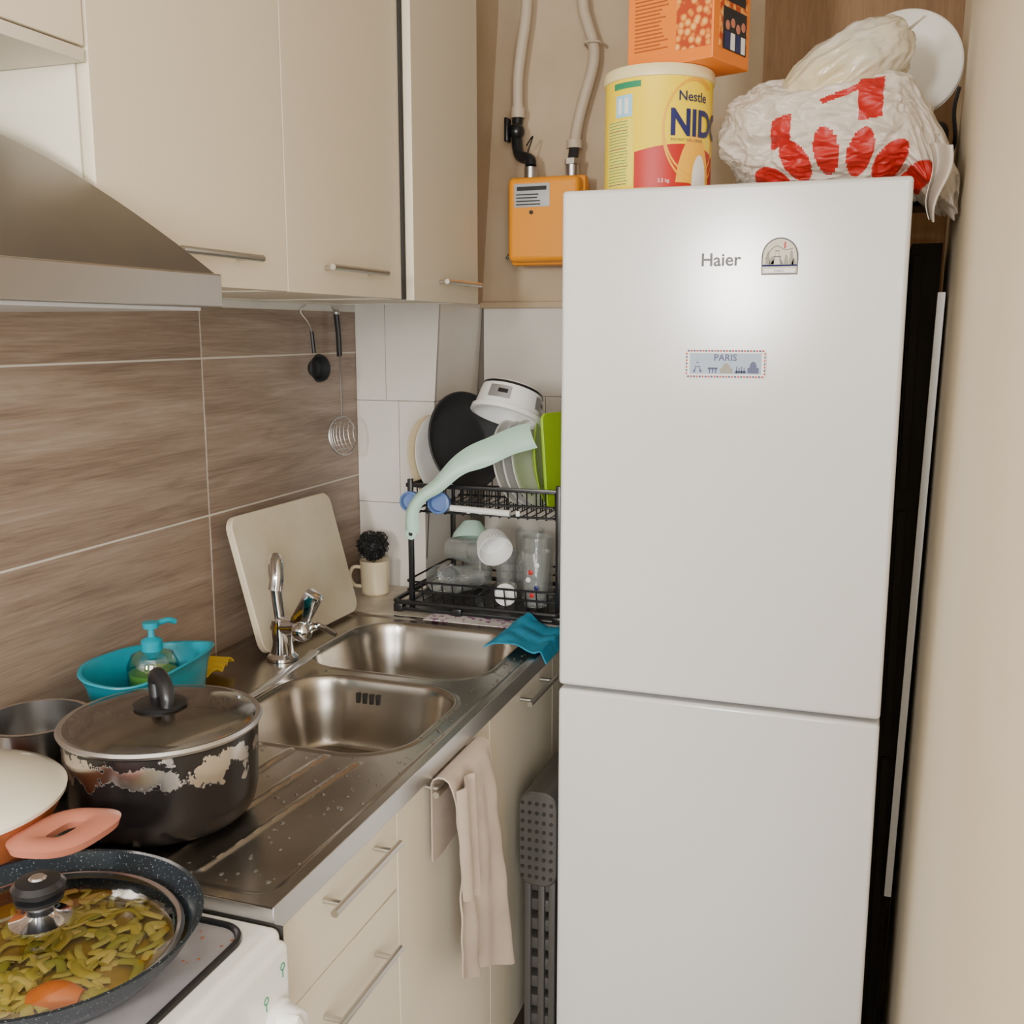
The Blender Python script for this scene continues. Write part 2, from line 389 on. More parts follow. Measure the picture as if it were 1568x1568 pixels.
# ------------------------------------------------------------ base cabinet + counter
c=B('base_kitchen_cabinet')
for (ya,yb,zt) in ((.975,.993,.845),(1.322,1.338,.71),(1.722,1.738,.71),(2.41,2.43,.845)):
    c.box(.003,.61,ya,yb,.1,zt,M_edge)
c.box(.003,.61,.975,2.43,.1,.118,M_edge).box(.56,.575,.975,2.43,0,.1,M_creamlow)
c.box(.61,.614,.98,2.42,.11,.845,M_dark)
g=.0015
c.box(.612,.63,.977,1.33-g,.706+g,.846,M_creamlow,.0012)
c.box(.612,.63,.977,1.33-g,.43+g,.706-g,M_creamlow,.0012).box(.612,.63,.977,1.33-g,.11,.43-g,M_creamlow,.0012)
c.box(.612,.63,1.33+g,1.73-g,.11,.846,M_creamlow,.0012).box(.612,.63,1.73+g,2.13-g,.11,.846,M_creamlow,.0012).box(.612,.63,2.13+g,2.43,.11,.846,M_creamlow,.0012)
handle(c,.66,1.083,1.281,.808);handle(c,.66,1.075,1.275,.645);handle(c,.66,1.41,1.63,.825);handle(c,.66,1.88,2.06,.81)
c.build()
c=B('stainless_sink_counter')
def rb(x,y,x0,x1,y0,y1,r):
    qx=abs(x-(x0+x1)/2)-(x1-x0)/2+r;qy=abs(y-(y0+y1)/2)-(y1-y0)/2+r
    return math.hypot(max(qx,0),max(qy,0))+min(max(qx,qy),0)-r
def segd(x,y,ax,ay,bx,by):
    dx,dy=bx-ax,by-ay;t=max(0,min(1,((x-ax)*dx+(y-ay)*dy)/(dx*dx+dy*dy)))
    return math.hypot(x-ax-dx*t,y-ay-dy*t)
gro=[(.51,1.02,.54,1.375),(.455,1.02,.48,1.385),(.40,1.02,.415,1.39),(.35,1.02,.355,1.39),(.30,1.02,.30,1.39)]
X0,X1,Y0,Y1=.0,.645,.967,2.175
def hz(x,y):
    z=.878
    d=rb(x,y,X0+.02,X1-.016,Y0+.018,Y1-.015,.03)
    z-=.003*sstep(.0,-.008,d)
    for (b,D) in (((.185,.58,1.785,2.125,.10),.145),((.235,.588,1.405,1.742,.10),.145)):
        s_=-rb(x,y,*b)
        if s_>-.012:
            z+=.002*math.exp(-((s_+.004)/.005)**2)
        if s_>0:
            z-=D*(.22*sstep(0,.012,s_)+.66*sstep(.004,.034,s_)+.12*sstep(.02,.09,s_))
    for gg in gro:
        dd=segd(x,y,*gg)
        if dd<.012: z+=.0036*math.exp(-(dd/.004)**2)
    return z
c.sheet(lambda u,v:(X0+(X1-X0)*u,Y0+(Y1-Y0)*v,hz(X0+(X1-X0)*u,Y0+(Y1-Y0)*v)),200,360,M_steel)
c.box(.6455,.6475,.965,2.43,.846,.8795,M_steel2,.0008).box(.003,.646,.9645,.9665,.85,.8775,M_steel2)
c.box(.003,.645,2.176,2.436,.85,.8785,M_ledge).box(.205,.645,2.436,2.736,.85,.8785,M_ledge)
for (cx,cy) in ((.385,1.95),(.42,1.57)):
    c.lathe([(0,.002),(.03,.002),(.038,.005),(.042,.003)],M_chrome,Matrix.Translation((cx,cy,.733)),24)
for k in range(4): c.box(.355+k*.014,.362+k*.014,1.727,1.7335,.830,.850,M_dark,.001)
for i in range(220):
    if i<120: x=random.uniform(.26,.62);y=random.uniform(.99,1.41)
    else: x=random.uniform(.585,.625) if random.random()<.6 else random.uniform(.2,.62);y=random.uniform(1.4,2.15)
    if rb(x,y,.185,.58,1.785,2.125,.1)<.004 or rb(x,y,.235,.588,1.405,1.742,.1)<.004 : continue
    if math.hypot(x-.37,y-1.135)<.14: continue
    r=random.uniform(.0015,.004)
    c.lathe([(r,0),(r*.8,r*.35),(r*.4,r*.5),(0,r*.55)],M_drop,Matrix.Translation((x,y,hz(x,y))),8,random.uniform(.7,1.3),1)
c.build(50)

# ------------------------------------------------------------ faucet
f=B('kitchen_faucet')
bx,by=.15,1.80
f.lathe([(0,0),(.032,0),(.032,.006),(.024,.014),(.021,.04),(.023,.055),(.023,.085),(.0,.088)],M_chrome,Matrix.Translation((bx,by,.876)),28)
f.tube([(bx,by,.93),(bx-.008,by,.99),(bx-.012,by-.002,1.05),(bx-.006,by-.01,1.085),(bx+.012,by-.03,1.09),(bx+.022,by-.045,1.065),(bx+.02,by-.05,1.035)],lambda t:.0115+.003*t,M_chrome,seg=14)
f.tube([(bx-.012,by,.945),(bx+.03,by-.005,.95),(bx+.055,by-.008,.955)],.02,M_chrome,seg=16)
f.box(-.018,.018,-.014,.014,0,.085,M_chrome,.006,M=FR((bx+.045,by-.01,.955),(.55,-.1,.85)))
f.ball((bx+.058,by-.018,.945),.022,M_chrome)
f.tube([(bx+.055,by,.948),(bx+.09,by-.004,.955),(bx+.13,by-.01,.942)],lambda t:.009-.004*t,M_chrome,seg=10)
f.build()
l=B('steel_ladle')
l.tube([(.225,1.80,.90),(.232,1.74,.897),(.238,1.55,.892),(.243,1.40,.895)],lambda t:.011-.003*t,M_steel2,seg=10,flat=.22)
l.lathe([(.0,-.016),(.02,-.014),(.034,-.004),(.037,.008),(.035,.008),(.03,-.002),(0,-.012)],M_steel2,Matrix.Translation((.247,1.365,.8945)),24)
l.build()
b=B('cutting_board')
o=Vector((.105,1.785,.880));xd=Vector((.012,.40,0)).normalized();zd=Vector((-.075,.0,.285)).normalized()
nd=xd.cross(zd).normalized()
Mb=Matrix((xd,zd,nd)).transposed().to_4x4();Mb.translation=o
b.prism(rrect(0,.39,0,.292,.028),-.0,.016,M_board2,M=Mb,ins=.002)
b.build()
m_=B('coffee_mug')
mc=(.09,2.345,.879)
m_.lathe([(0,0),(.03,0),(.034,.004),(.037,.088),(.034,.088),(.031,.008),(0,.008)],M_mug,Matrix.Translation(mc),36,1.05,1.05)
d=Vector((-.85,-.5,0)).normalized()
mcv=Vector(mc)
m_.tube([mcv+d*.034+Vector((0,0,.07)),mcv+d*.055+Vector((0,0,.07)),mcv+d*.064+Vector((0,0,.048)),mcv+d*.054+Vector((0,0,.025)),mcv+d*.034+Vector((0,0,.02))],.0048,M_mug)
m_.build()
s=B('black_scrubber')
sc=Vector((.086,2.343,1.003))
for i in range(150):
    a=random.uniform(0,2*pi);e=random.uniform(-1,1);ax=Vector((math.cos(a)*math.sqrt(1-e*e),math.sin(a)*math.sqrt(1-e*e),e))
    r=random.uniform(.008,.014);F=FR(sc+ax*random.uniform(.022,.032),(random.uniform(-1,1),random.uniform(-1,1),random.uniform(-1,1)))
    s.tube([F@Vector((math.cos(t)*r+.002*math.sin(7*t),math.sin(t)*r,.004*math.sin(5*t))) for t in [2*pi*k/16 for k in range(16)]],.0012,M_scrub,seg=4,closed=True)
s.ball(sc,.029,M_scrub)
s.build()

# ------------------------------------------------------------ pots
P=B('black_cooking_pot')
T=Matrix.Translation((.37,1.135,.8785))
P.lathe([(0,0),(.098,0),(.112,.004),(.122,.018),(.127,.04),(.13,.128),(.133,.131),(.127,.131),(.124,.04),(.11,.01),(0,.008)],M_worn,T,64)
P.lathe([(0,.105),(.1255,.105),(.1255,.10),(0,.10)],M_soup,T,48)
P.lathe([(.134,.131),(.136,.135),(.133,.139),(.127,.138)],M_steel2,T,64)
P.lathe([(.128,.137),(.122,.142),(.09,.150),(.05,.155),(0,.157)],M_glassp,T,64)
P.lathe([(0,.155),(.034,.155),(.036,.160),(.028,.163),(.0,.163)],M_black,T,32)
tz=lambda x,y,z:(.37+x,1.135+y,.8785+z)
P.tube([tz(-.016,.012,.16),tz(-.018,.014,.185),tz(-.006,.006,.197),tz(.012,-.004,.19),tz(.022,-.012,.174),tz(.022,-.014,.16)],lambda t:.0105-.003*abs(t-.5),M_black,seg=12)
P.tube([tz(-.075,.095,.105),tz(-.10,.13,.108),tz(-.125,.135,.108),tz(-.13,.11,.108),tz(-.10,.075,.105)],.008,M_black,seg=10)
P.build()
P=B('steel_saucepan')
T=Matrix.Translation((.135,1.15,.8785))
P.lathe([(0,0),(.066,0),(.071,.006),(.073,.1),(.077,.104),(.071,.104),(.069,.01),(0,.006)],M_steel3,T,48)
P.build()
P=B('orange_casserole_pot')
cc=(.222,.897,.8745)
T=Matrix.Translation(cc)
P.lathe([(0,0),(.085,0),(.10,.006),(.114,.04),(.118,.052),(.138,.085),(.144,.098),(.147,.101),(.14,.101),(.132,.085),(.112,.052),(.085,.008),(0,.006)],M_copper,T,56)
P.lathe([(.147,.101),(.148,.106),(.144,.11),(.126,.118),(.084,.131),(.04,.138),(0,.140)],M_lidcream,T,64)
P.lathe([(.057,.1355),(.058,.140),(.052,.141),(.0,.143)],M_lidcream,T,48)
def dn(u,v):
    a=2*pi*u;k=v;c1,s1=math.cos(a),math.sin(a)
    ex=lambda q,n:math.copysign(abs(q)**(2/n),q)
    rx=.014+(.042-.014)*k;ry=.026+(.054-.026)*k
    return (.406+rx*ex(c1,3),.908+ry*ex(s1,3)+.25*rx*ex(c1,3),.955+.004*math.sin(pi*v))
P.sheet(dn,48,5,M_pink,.011)
P.box(.35,.376,.875,.928,.941,.954,M_pink,.005)
P.build()

S=B('gas_stove')
S.box(.01,.64,.37,.962,.05,.84,M_enamel,.004)
S.box(.003,.66,.365,.963,.832,.861,M_enamel,.011,seg=4)
S.box(.638,.672,.367,.961,.70,.85,M_enamel,.012,seg=4)
S.box(.638,.668,.367,.961,.12,.695,M_enamel,.006)
S.prism(rrect(.04,.632,.40,.94,.035),.8605,.862,M_hob)
S.tube([(x,y,.8625) for x,y in rrect(.04,.632,.40,.94,.035,10)],.0045,M_black,seg=8,closed=True)
S.box(.0,.66,.9635,.9642,.8,.86,M_dark)
for (cx,cy,r) in ((.478,.79,.05),(.19,.865,.04),(.19,.56,.04),(.478,.53,.035)):
    S.lathe([(0,.862),(r,.862),(r,.868),(r*.7,.872),(0,.872)],M_blackm,Matrix.Translation((cx,cy,0)),28)
for k in range(2):
    cx=(.478,.19)[k];cy=(.78,.86)[k]
    for a in range(4):
        an=pi/4+a*pi/2
        S.tube([(cx+math.cos(an)*.10,cy+math.sin(an)*.08,.863),(cx+math.cos(an)*.09,cy+math.sin(an)*.075,.8705),(cx+math.cos(an)*.03,cy+math.sin(an)*.03,.8705)],.003,M_black,seg=6,n=1)
for i in range(16): S.ball((random.uniform(.54,.625),random.uniform(.86,.935),.8625),random.uniform(.001,.002),M_copper,sz=.5,seg=8)
for yy in (.925,.80,.68,.56):
    S.lathe([(0,0),(.025,0),(.025,.006),(.021,.01),(.018,.028),(.016,.03),(0,.03)],M_enamel,FR((.672,yy,.768),(1,0,0)),28)
    S.box(-.004,.004,-.02,.02,.01,.034,M_enamel,.002,M=FR((.672,yy,.768),(1,0,0),(0,1,.6)))
for (yy,zz) in ((.94,.826),(.905,.805)):
    S.tube([(.6725,yy+.004*math.cos(2*pi*k/14),zz+.004*math.sin(2*pi*k/14)) for k in range(14)],.0008,M_green,seg=4,closed=True)
    S.box(.672,.6728,yy-.0006,yy+.0006,zz-.013,zz-.004,M_green)
S.build()
P=B('frying_pan')
T=Matrix.Translation((.478,.792,.8745))
P.lathe([(0,0),(.115,0),(.125,.004),(.15,.03),(.161,.048),(.163,.05),(.158,.05),(.146,.031),(.122,.008),(0,.005)],M_pan,T,72)
dh=Vector((-.35,-.94,0)).normalized()
P.tube([Vector((.478,.792,.915))+dh*.15,Vector((.478,.792,.925))+dh*.2,Vector((.478,.792,.94))+dh*.34],.011,M_black,seg=12,flat=.6)
P.build()
V=B('vegetable_stew')
V.lathe([(0,.016),(.130,.016),(.124,.0085),(0,.0085)],M_broth,T,48)
for i in range(230):
    a=random.uniform(0,2*pi);r=.118*math.sqrt(random.random());x=.478+r*math.cos(a);y=.792+r*math.sin(a);z=.874+.015+random.uniform(0,.008)
    th=random.uniform(0,2*pi);L=random.uniform(.008,.022);d=Vector((math.cos(th),math.sin(th),0));q=Vector((-d.y,d.x,0))*random.uniform(-.014,.014)
    if math.hypot(x-.478,y-.792)+L>.128: continue
    p=Vector((x,y,z));V.tube([p-d*L,p+q+Vector((0,0,.003)),p+d*L],random.uniform(.0025,.0062),M_veg,seg=8,n=4,flat=.45)
V.tube([(.525,.722,.893),(.548,.730,.898),(.572,.738,.894)],lambda t:.011+.006*math.sin(pi*t),M_carrot,seg=16,flat=.8)
V.build(60)
Ld=B('glass_pan_lid')
T=Matrix.Translation((.482,.786,.0))
Ld.lathe([(.137,.909),(.13,.916),(.10,.925),(.06,.932),(.018,.935)],M_glassd,T,64)
Ld.lathe([(.141,.905),(.1425,.909),(.139,.913),(.135,.911),(.137,.905),(.141,.905)],M_steel2,T,64)
Ld.lathe([(0,.934),(.03,.934),(.031,.936),(.018,.94),(.014,.944),(0,.944)],M_chrome,T,36)
Ld.lathe([(0,.944),(.012,.944),(.014,.95),(.024,.958),(.025,.962),(.018,.964),(.018,.9665),(.026,.969),(.027,.974),(.022,.979),(.008,.981),(0,.981)],M_black,T,40)
Ld.lathe([(0,.9805),(.009,.9812),(.007,.983),(0,.9835)],M_chrome,T,20)
Ld.lathe([(0,.926),(.005,.926),(.005,.929),(0,.929)],M_steel2,Matrix.Translation((.53,.85,-.003)),12)
Ld.build()

Bn=B('teal_dish_basin')
def supe(a,n=2.6):
    c_,s_=math.cos(a),math.sin(a);return (math.copysign(abs(c_)**(2/n),c_),math.copysign(abs(s_)**(2/n),s_))
prof=[(.0,.0),(.74,.0),(.80,.006),(.92,.075),(1.0,.098),(1.03,.10),(1.02,.103),(.97,.102),(.88,.075),(.76,.008),(0,.006)]
vs=[];fs=[];SG=56
for (k,z) in prof:
    for i in range(SG):
        a=2*pi*i/SG;cx,cy=supe(a);vs.append((.112+.080*k*cx,1.435+.128*k*cy,.8785+z+(.007*math.sin(2*a+.6) if z>.07 else 0)))
for j in range(len(prof)-1):
    for i in range(SG):
        l=(i+1)%SG;fs.append((j*SG+i,j*SG+l,(j+1)*SG+l,(j+1)*SG+i))
Bn.add(vs,fs,M_teal);Bn.build(50)
Sp=B('soap_dispenser')
T=Matrix.Translation((.112,1.445,.887))
Sp.lathe([(0,0),(.04,0),(.043,.004),(.044,.082),(.036,.100),(.017,.108),(.014,.116)],M_drop,T,36)
Sp.lathe([(0,.003),(.038,.003),(.041,.03),(.041,.07),(0,.07)],M_greenl,T,32)
Sp.lathe([(0,.108),(.018,.108),(.018,.126),(.012,.130),(.006,.132),(.005,.146),(.013,.148),(.014,.158),(0,.16)],M_teal,T,28)
p=Vector((.112,1.445,1.039))
Sp.tube([p,p+Vector((.012,.03,.003)),p+Vector((.016,.045,-.003))],.005,M_teal,seg=10)
Sp.build()
Y=B('yellow_dishcloth')
Y.sheet(lambda u,v:(.05+.06*v+.01*math.sin(5*u),1.60+.10*u,.885+.018*abs(math.sin(3*pi*u))*(1-.4*v)+.01*v),20,8,M_yel,.003)
Y.build(60)

# ------------------------------------------------------------ towel
T_=B('hanging_towel')
def tw(u,v):
    fold=.011*math.sin(u*3.2*pi+.5)+.006*math.sin(u*7*pi+1.2+2*v)
    if v<.2:
        t=v/.2;y=1.43+.18*u;return (.645+.002*math.sin(9*u),y,.70+.13*t)
    if v<.27:
        t=(v-.2)/.07;a=pi*t;return (.66-.0115*math.cos(a)*1.3,1.43+.18*u,.832+.012*math.sin(a))
    t=(v-.27)/.73
    yl=1.425+.02*t+.01*math.sin(5*t);yr=1.61+.095*t**.7
    zb=.50-.125*u
    z=.83+(zb-.83)*t
    x=.677+fold*(.25+t)*1.1+.008*t
    return (x+.006*noise.noise(Vector((u*5,t*6,3))),yl+(yr-yl)*u,z)
T_.sheet(tw,60,70,M_towel,.003)
def tw2(u,v):
    return (.692+.008*math.sin(u*2*pi)+.006*v,1.415+.075*u+.01*v,.835-(.19+.03*u)*v)
T_.sheet(tw2,16,24,M_towel,.003)
T_.build(70)
C_=B('blue_dishcloth')
def bc(u,v):
    x=.522+.150*u+.02*v*(1-u);y=1.985+.18*v+.01*math.sin(6*u)
    z=.886+.010*abs(math.sin(1.3*pi*u+1.0*v))+.010*abs(noise.noise(Vector((u*3,v*3,1))))+.018*math.exp(-((u-.14)/.12)**2)*v
    if x>.648: z-= (x-.648)*1.3;x=.648+(x-.648)*.45+.004
    return (x,y,z)
C_.sheet(bc,50,30,M_blue,.003);C_.build(60)

# ------------------------------------------------------------ stool
s=B('folding_step_stool')
s.prism(rrect(.664,.742,.47,.665,.03),-2.02,-1.80,M_grey,M=Matrix(((1,0,0,0),(0,0,-1,0),(0,1,0,0),(0,0,0,1))),ins=.004)
for i in range(5):
    for j in range(9): s.cyl((.672+.0145*i,1.801,.49+.019*j),(.672+.0145*i,1.798,.49+.019*j),.0038,M_dark,seg=8)
for xx in (.672,.70,.722):
    s.box(xx,xx+.014,1.81,1.83,.0,.48,M_grey,.003);s.box(xx,xx+.014,1.98,2.0,.0,.48,M_grey,.003)
for k in range(11): s.box(.672,.736,1.818,1.99,.03+k*.042,.055+k*.042,M_grey,.003)
s.build()

# ------------------------------------------------------------ fridge
f=B('refrigerator')
def door(z0,z1):
    f.box(.759,1.311,1.743,1.812,z0,z1,M_fridge,.007,seg=4)
door(.909,1.772);door(.12,.9015)
f.box(.764,1.306,1.82,2.33,.04,1.766,M_fridge,.004)
f.box(.77,1.30,1.80,1.83,.06,1.76,M_dark)
f.box(.775,1.295,1.79,1.83,.03,.12,M_fgrey)
for xx in (.80,1.27):
    for yy in (1.86,2.28): f.cyl((xx,yy,0),(xx,yy,.05),.02,M_black)
f.text('Haier',.0285,M_logo,M=FR((1.026,1.7425,1.6445),(0,-1,0),(1,0,0)),ex=.0006,bold=.0005)
f.build(40)
def onface(x,y,z): return FR((x,y,z),(0,-1,0),(1,0,0))
m1=B('souvenir_fridge_magnet')
yf=1.7425
Mx=onface(1.0395,yf,1.488)
m1.prism(rrect(-.065,.065,-.0225,.0225,.006),0,.003,M_white,M=Mx)
n=26
for k in range(n):
    t=-.06+.12*k/(n-1);c_=M_red if k%2 else M_navy
    for s_ in (-1,1): m1.box(t-.0017,t+.0017,s_*.0208-.0015,s_*.0208+.0015,.003,.0034,c_,M=Mx)
for k in range(7):
    t=-.016+.032*k/6
    for s_ in (-1,1): m1.box(s_*.063-.0013,s_*.063+.0013,t-.0017,t+.0017,.003,.0034,M_navy if k%2 else M_red,M=Mx)
m1.box(-.058,.058,-.017,.017,.0028,.0032,mat('magnet_sky',(.38,.48,.60),.5),M=Mx)
m1.text('PARIS',.015,M_navy,M=Mx@Matrix.Translation((0,.005,.0035)),bold=.0003)
def eiffel(b,x,y,h,M,m,z=.0036):
    b.add([(x-h*.28,y,z),(x-h*.14,y,z),(x-.0005,y+h,z),(x-h*.09,y+h*.35,z)],[(0,1,2,3)],m,M)
    b.add([(x+h*.28,y,z),(x+h*.14,y,z),(x+.0005,y+h,z),(x+h*.09,y+h*.35,z)],[(0,1,2,3)],m,M)
    b.box(x-h*.17,x+h*.17,y+h*.3,y+h*.35,z-.0003,z,m,M=M);b.box(x-h*.09,x+h*.09,y+h*.55,y+h*.59,z-.0003,z,m,M=M)
eiffel(m1,-.045,-.014,.028,Mx,M_navy)
def domeb(b,x,y,w_,h_,M,m):
    b.box(x-w_/2,x+w_/2,y,y+h_*.45,.0032,.0036,m,M=M)
    b.add([(x+w_*.32*math.cos(a),y+h_*.45+h_*.5*math.sin(a),.0036) for a in [pi*k/10 for k in range(11)]],[tuple(range(11))],m,M)
for q in range(-1,2): m1.box(-.02+q*.005-.001,-.02+q*.005+.001,-.015,-.008,.0032,.0036,M_navy,M=Mx)
m1.box(-.028,-.012,-.009,-.006,.0032,.0036,M_navy,M=Mx)
domeb(m1,.002,-.015,.020,.017,Mx,M_logo2)
for q in range(4): m1.box(.018+q*.004,.0195+q*.004,-.015,-.004-.002*(q%2),.0032,.0036,M_navy,M=Mx)
m1.box(.016,.034,-.015,-.011,.0032,.0036,M_navy,M=Mx);domeb(m1,.045,-.015,.018,.02,Mx,M_navy)
m1.build()
m2=B('souvenir_fridge_magnet')
Mx=onface(1.119,yf,1.657)
arch=[(-.028,-.028),(.028,-.028)]+[(.028*math.cos(a),.0+.029*math.sin(a)) for a in [pi*k/16 for k in range(17)]]
m2.prism(arch,0,.003,mat('magnet_cream',(.60,.55,.44),.4),M=Mx)
m2.tube([(x*.97,y*.97,.003) for x,y in arch],.0011,M_logo,seg=5,closed=True,M=Mx)
m2.box(-.024,.024,-.025,-.019,.003,.0036,M_white,M=Mx);m2.tube([(-.027,-.014,.003),(.027,-.014,.003)],.0014,M_navy,seg=5,n=1,M=Mx)
m2.text('PARIS',.006,M_navy,M=Mx@Matrix.Translation((0,-.0245,.0038)))
eiffel(m2,-.004,-.012,.036,Mx,M_logo)
for x,hh in ((-.018,.022),(-.012,.014),(.010,.017),(.018,.024),(.022,.01)): domeb(m2,x,-.013,.007,hh,Mx,M_logo2)
m2.tube([(-.022,-.004,.0035),(-.014,.010,.0035),(-.004,.016,.0035),(.008,.010,.0035),(.02,.012,.0035)],.0006,M_logo2,seg=4,M=Mx)
m2.box(.006,.009,.012,.022,.003,.0036,M_red,M=Mx)
m2.build()

# ------------------------------------------------------------ milk powder tin
t=B('milk_powder_tin')
tc_=Vector((.893,1.872,1.7725));tr=.0915
T=Matrix.Translation(tc_)
t.lathe([(0,0),(tr,0),(tr+.0015,.002),(tr,.005),(tr,.182),(0,.182)],M_yellow,T,64)
t.lathe([(tr-.001,.18),(tr+.003,.181),(tr+.0035,.186),(tr+.003,.196),(tr+.0005,.2),(0,.2)],mat('lid_translucent',(.82,.70,.38),.3),T,64)
base=math.atan2(-tc_.y,1.277-tc_.x)
def wr(s_,z,e=.0006): 
    a=base+s_/tr;return (tc_.x+math.cos(a)*(tr+e),tc_.y+math.sin(a)*(tr+e),tc_.z+z)
def patch(s0,s1,zf0,zf1,m,n=20,e=.0006):
    t.sheet(lambda u,v:wr(s0+(s1-s0)*u,zf0(u)+(zf1(u)-zf0(u))*v,e),n,3,m)
K=lambda c:(lambda u:c)
patch(-.04,.13,K(.004),lambda u:.062+.03*math.sin(u*2.2)-.03*u,M_red,e=.0005)
patch(.03,.105,lambda u:.012,lambda u:.012+.08*math.sin(pi*u)**.6,mat('swoosh_orange',(.9,.45,.03),.4),e=.0009)
patch(.06,.095,lambda u:.008,lambda u:.008+.05*math.sin(pi*u)**.4,M_white,e=.0012)
Mring=mat('orange_ring',(.85,.42,.02),.4)
for (cx,cz,rx,rz) in ((.065,.10,.058,.078),(.07,.095,.064,.086)):
    for k in range(36):
        a0=2*pi*k/40+1.0;a1=a0+2*pi/40
        t.add([wr(cx+rx*math.cos(a0),cz+rz*math.sin(a0),.001),wr(cx+rx*math.cos(a1),cz+rz*math.sin(a1),.001),wr(cx+(rx-.003)*math.cos(a1),cz+(rz-.004)*math.sin(a1),.001),wr(cx+(rx-.003)*math.cos(a0),cz+(rz-.004)*math.sin(a0),.001)],[(0,1,2,3)],Mring)
patch(-.085,-.03,K(.165),K(.175),M_green)
patch(-.08,-.045,K(.12),K(.155),M_ltblue)
patch(-.074,-.066,K(.125),K(.15),M_white,e=.001,n=4);patch(-.06,-.052,K(.125),K(.15),M_white,e=.001,n=4)
Mlp=mat('label_pale',(.88,.74,.08),.4)
patch(-.105,-.042,K(.008),K(.116),Mlp,e=.0004)
for k in range(22):
    z=.012+k*.0048;patch(-.1,-.052+random.uniform(-.004,.0),K(z),K(z+.0011),M_green if k%6 else M_navy,n=8,e=.0008)
t.text('NIDO',.058,M_navy,fn=lambda v:wr(.018+v.x,.088+v.y,.0016),sx=.86,bold=.002,align='LEFT')
t.text('Nestle',.022,M_navy,fn=lambda v:wr(.032+v.x,.142+v.y,.0016),bold=.0003,align='LEFT')
t.text('INSTANT FULL CREAM',.0062,M_navy,fn=lambda v:wr(.02+v.x,.078+v.y,.0016),align='LEFT')
t.text('2.5 kg',.008,M_white,fn=lambda v:wr(.01+v.x,.012+v.y,.0016))
t.build()
b=B('popcorn_snack_box')
o=Vector((.997,1.782,1.9735));fd=Vector((-.94,.342,0)).normalized();sd=Vector((.342,.94,0)).normalized()
Mf=Matrix((-fd,sd,Vector((0,0,1)))).transposed().to_4x4();Mf.translation=o
W_,D_=.162,.125
b.box(-W_,0,0,D_,0,.27,M_boxor,.002,M=Mf)
b.box(-W_*.42,-.004,-.0008,0,.02,.262,M_pop,M=Mf)
Mbr=mat('box_brown',(.35,.08,.01),.5)
for k in range(22): b.box(-W_+.014,-W_*.5-random.uniform(0,.02),-.0008,0,.028+k*.006,.0300+k*.006,Mbr,M=Mf)
b.box(0,.0008,.02,D_-.012,.02,.262,M_pop,M=Mf)
b.box(.0008,.0014,.03,D_-.015,.02,.085,M_blackm,M=Mf);b.box(.0008,.0014,.03,D_-.02,.095,.2,M_blackm,M=Mf)
for k in range(4): b.ball((.0014,.045+k*.018,.058+.006*(k%2)),.0075,M_pink,sx=.1,M=Mf,seg=10);b.box(.001,.0018,.038+k*.018,.052+k*.018,.022,.048,M_white if k%2 else M_navy,M=Mf)
b.build()
# bag
bg=B('shopping_bag')
cm=Vector((1.186,1.98,1.870))
red=[(1.086,1.119,1.838,1.883),(1.222,1.260,1.868,1.935)]
pet=[]
for (qx,qz) in ((1.127,1.818),(1.176,1.830),(1.229,1.825),(1.275,1.812),(1.091,1.788),(1.315,1.786)):
    pet.append((qx,qz,math.atan2(qz-1.725,qx-1.2)))
def isred(x,z):
    for r in red:
        if r[0]<x<r[1] and r[2]<z-(x-r[0])*.2<r[3]: return True
    if 1.165<x<1.225 and abs(z-(1.903+(x-1.165)*.35))<.005: return True
    for (qx,qz,a) in pet:
        dx,dz=x-qx,z-qz;l=dx*math.cos(a)+dz*math.sin(a);w_=-dx*math.sin(a)+dz*math.cos(a)
        if (l/.036)**2+(w_/.0195)**2<1: return True
    return False
def rid(p): return 1-2*abs(noise.noise(p))
def crum(p,w_=.35):
    p=p+Vector((noise.noise(p*1.7),noise.noise(p*1.7+Vector((5,5,5))),noise.noise(p*1.7+Vector((9,1,3)))))*.35
    d=noise.voronoi(p)[0];return 1-min(1,(d[1]-d[0])/w_)
def bagpt(u,v):
    th=2*pi*u;ph=pi*v
    d=Vector((math.sin(ph)*math.cos(th),math.sin(ph)*math.sin(th),math.cos(ph)))
    r=1+.12*noise.noise(d*1.6+Vector((3,1,2)))+.05*rid(d*2.2+Vector((9,2,1)))+.055*crum(d*2.6+Vector((4,4,1)),.5)+.03*crum(d*5.5,.5)-.05
    e=Vector((math.copysign(abs(d.x)**.8,d.x)*.182,math.copysign(abs(d.y)**.8,d.y)*.15,math.copysign(abs(d.z)**.8,d.z)*.098))*r
    p=cm+e
    if p.x>1.30 : p.z-=(p.x-1.30)*1.2
    elif p.z<1.776: p.z=1.776
    p.x=min(p.x,1.386)
    if p.y<1.80: p.y=1.80-(1.80-p.y)*.35
    return p
nu,nv=440,250
vs=[bagpt(i/nu,j/nv) for j in range(nv+1) for i in range(nu)]
fR=[];fW=[]
for j in range(nv):
    for i in range(nu):
        q=(j*nu+i,j*nu+(i+1)%nu,(j+1)*nu+(i+1)%nu,(j+1)*nu+i)
        c4=(vs[q[0]]+vs[q[1]]+vs[q[2]]+vs[q[3]])/4
        (fR if c4.y<1.96 and isred(c4.x,c4.z) else fW).append(q)
bg.add(vs,fW,M_bag)
bg.mats.append(M_red);bg.f+=fR;bg.mi+=[1]*len(fR)
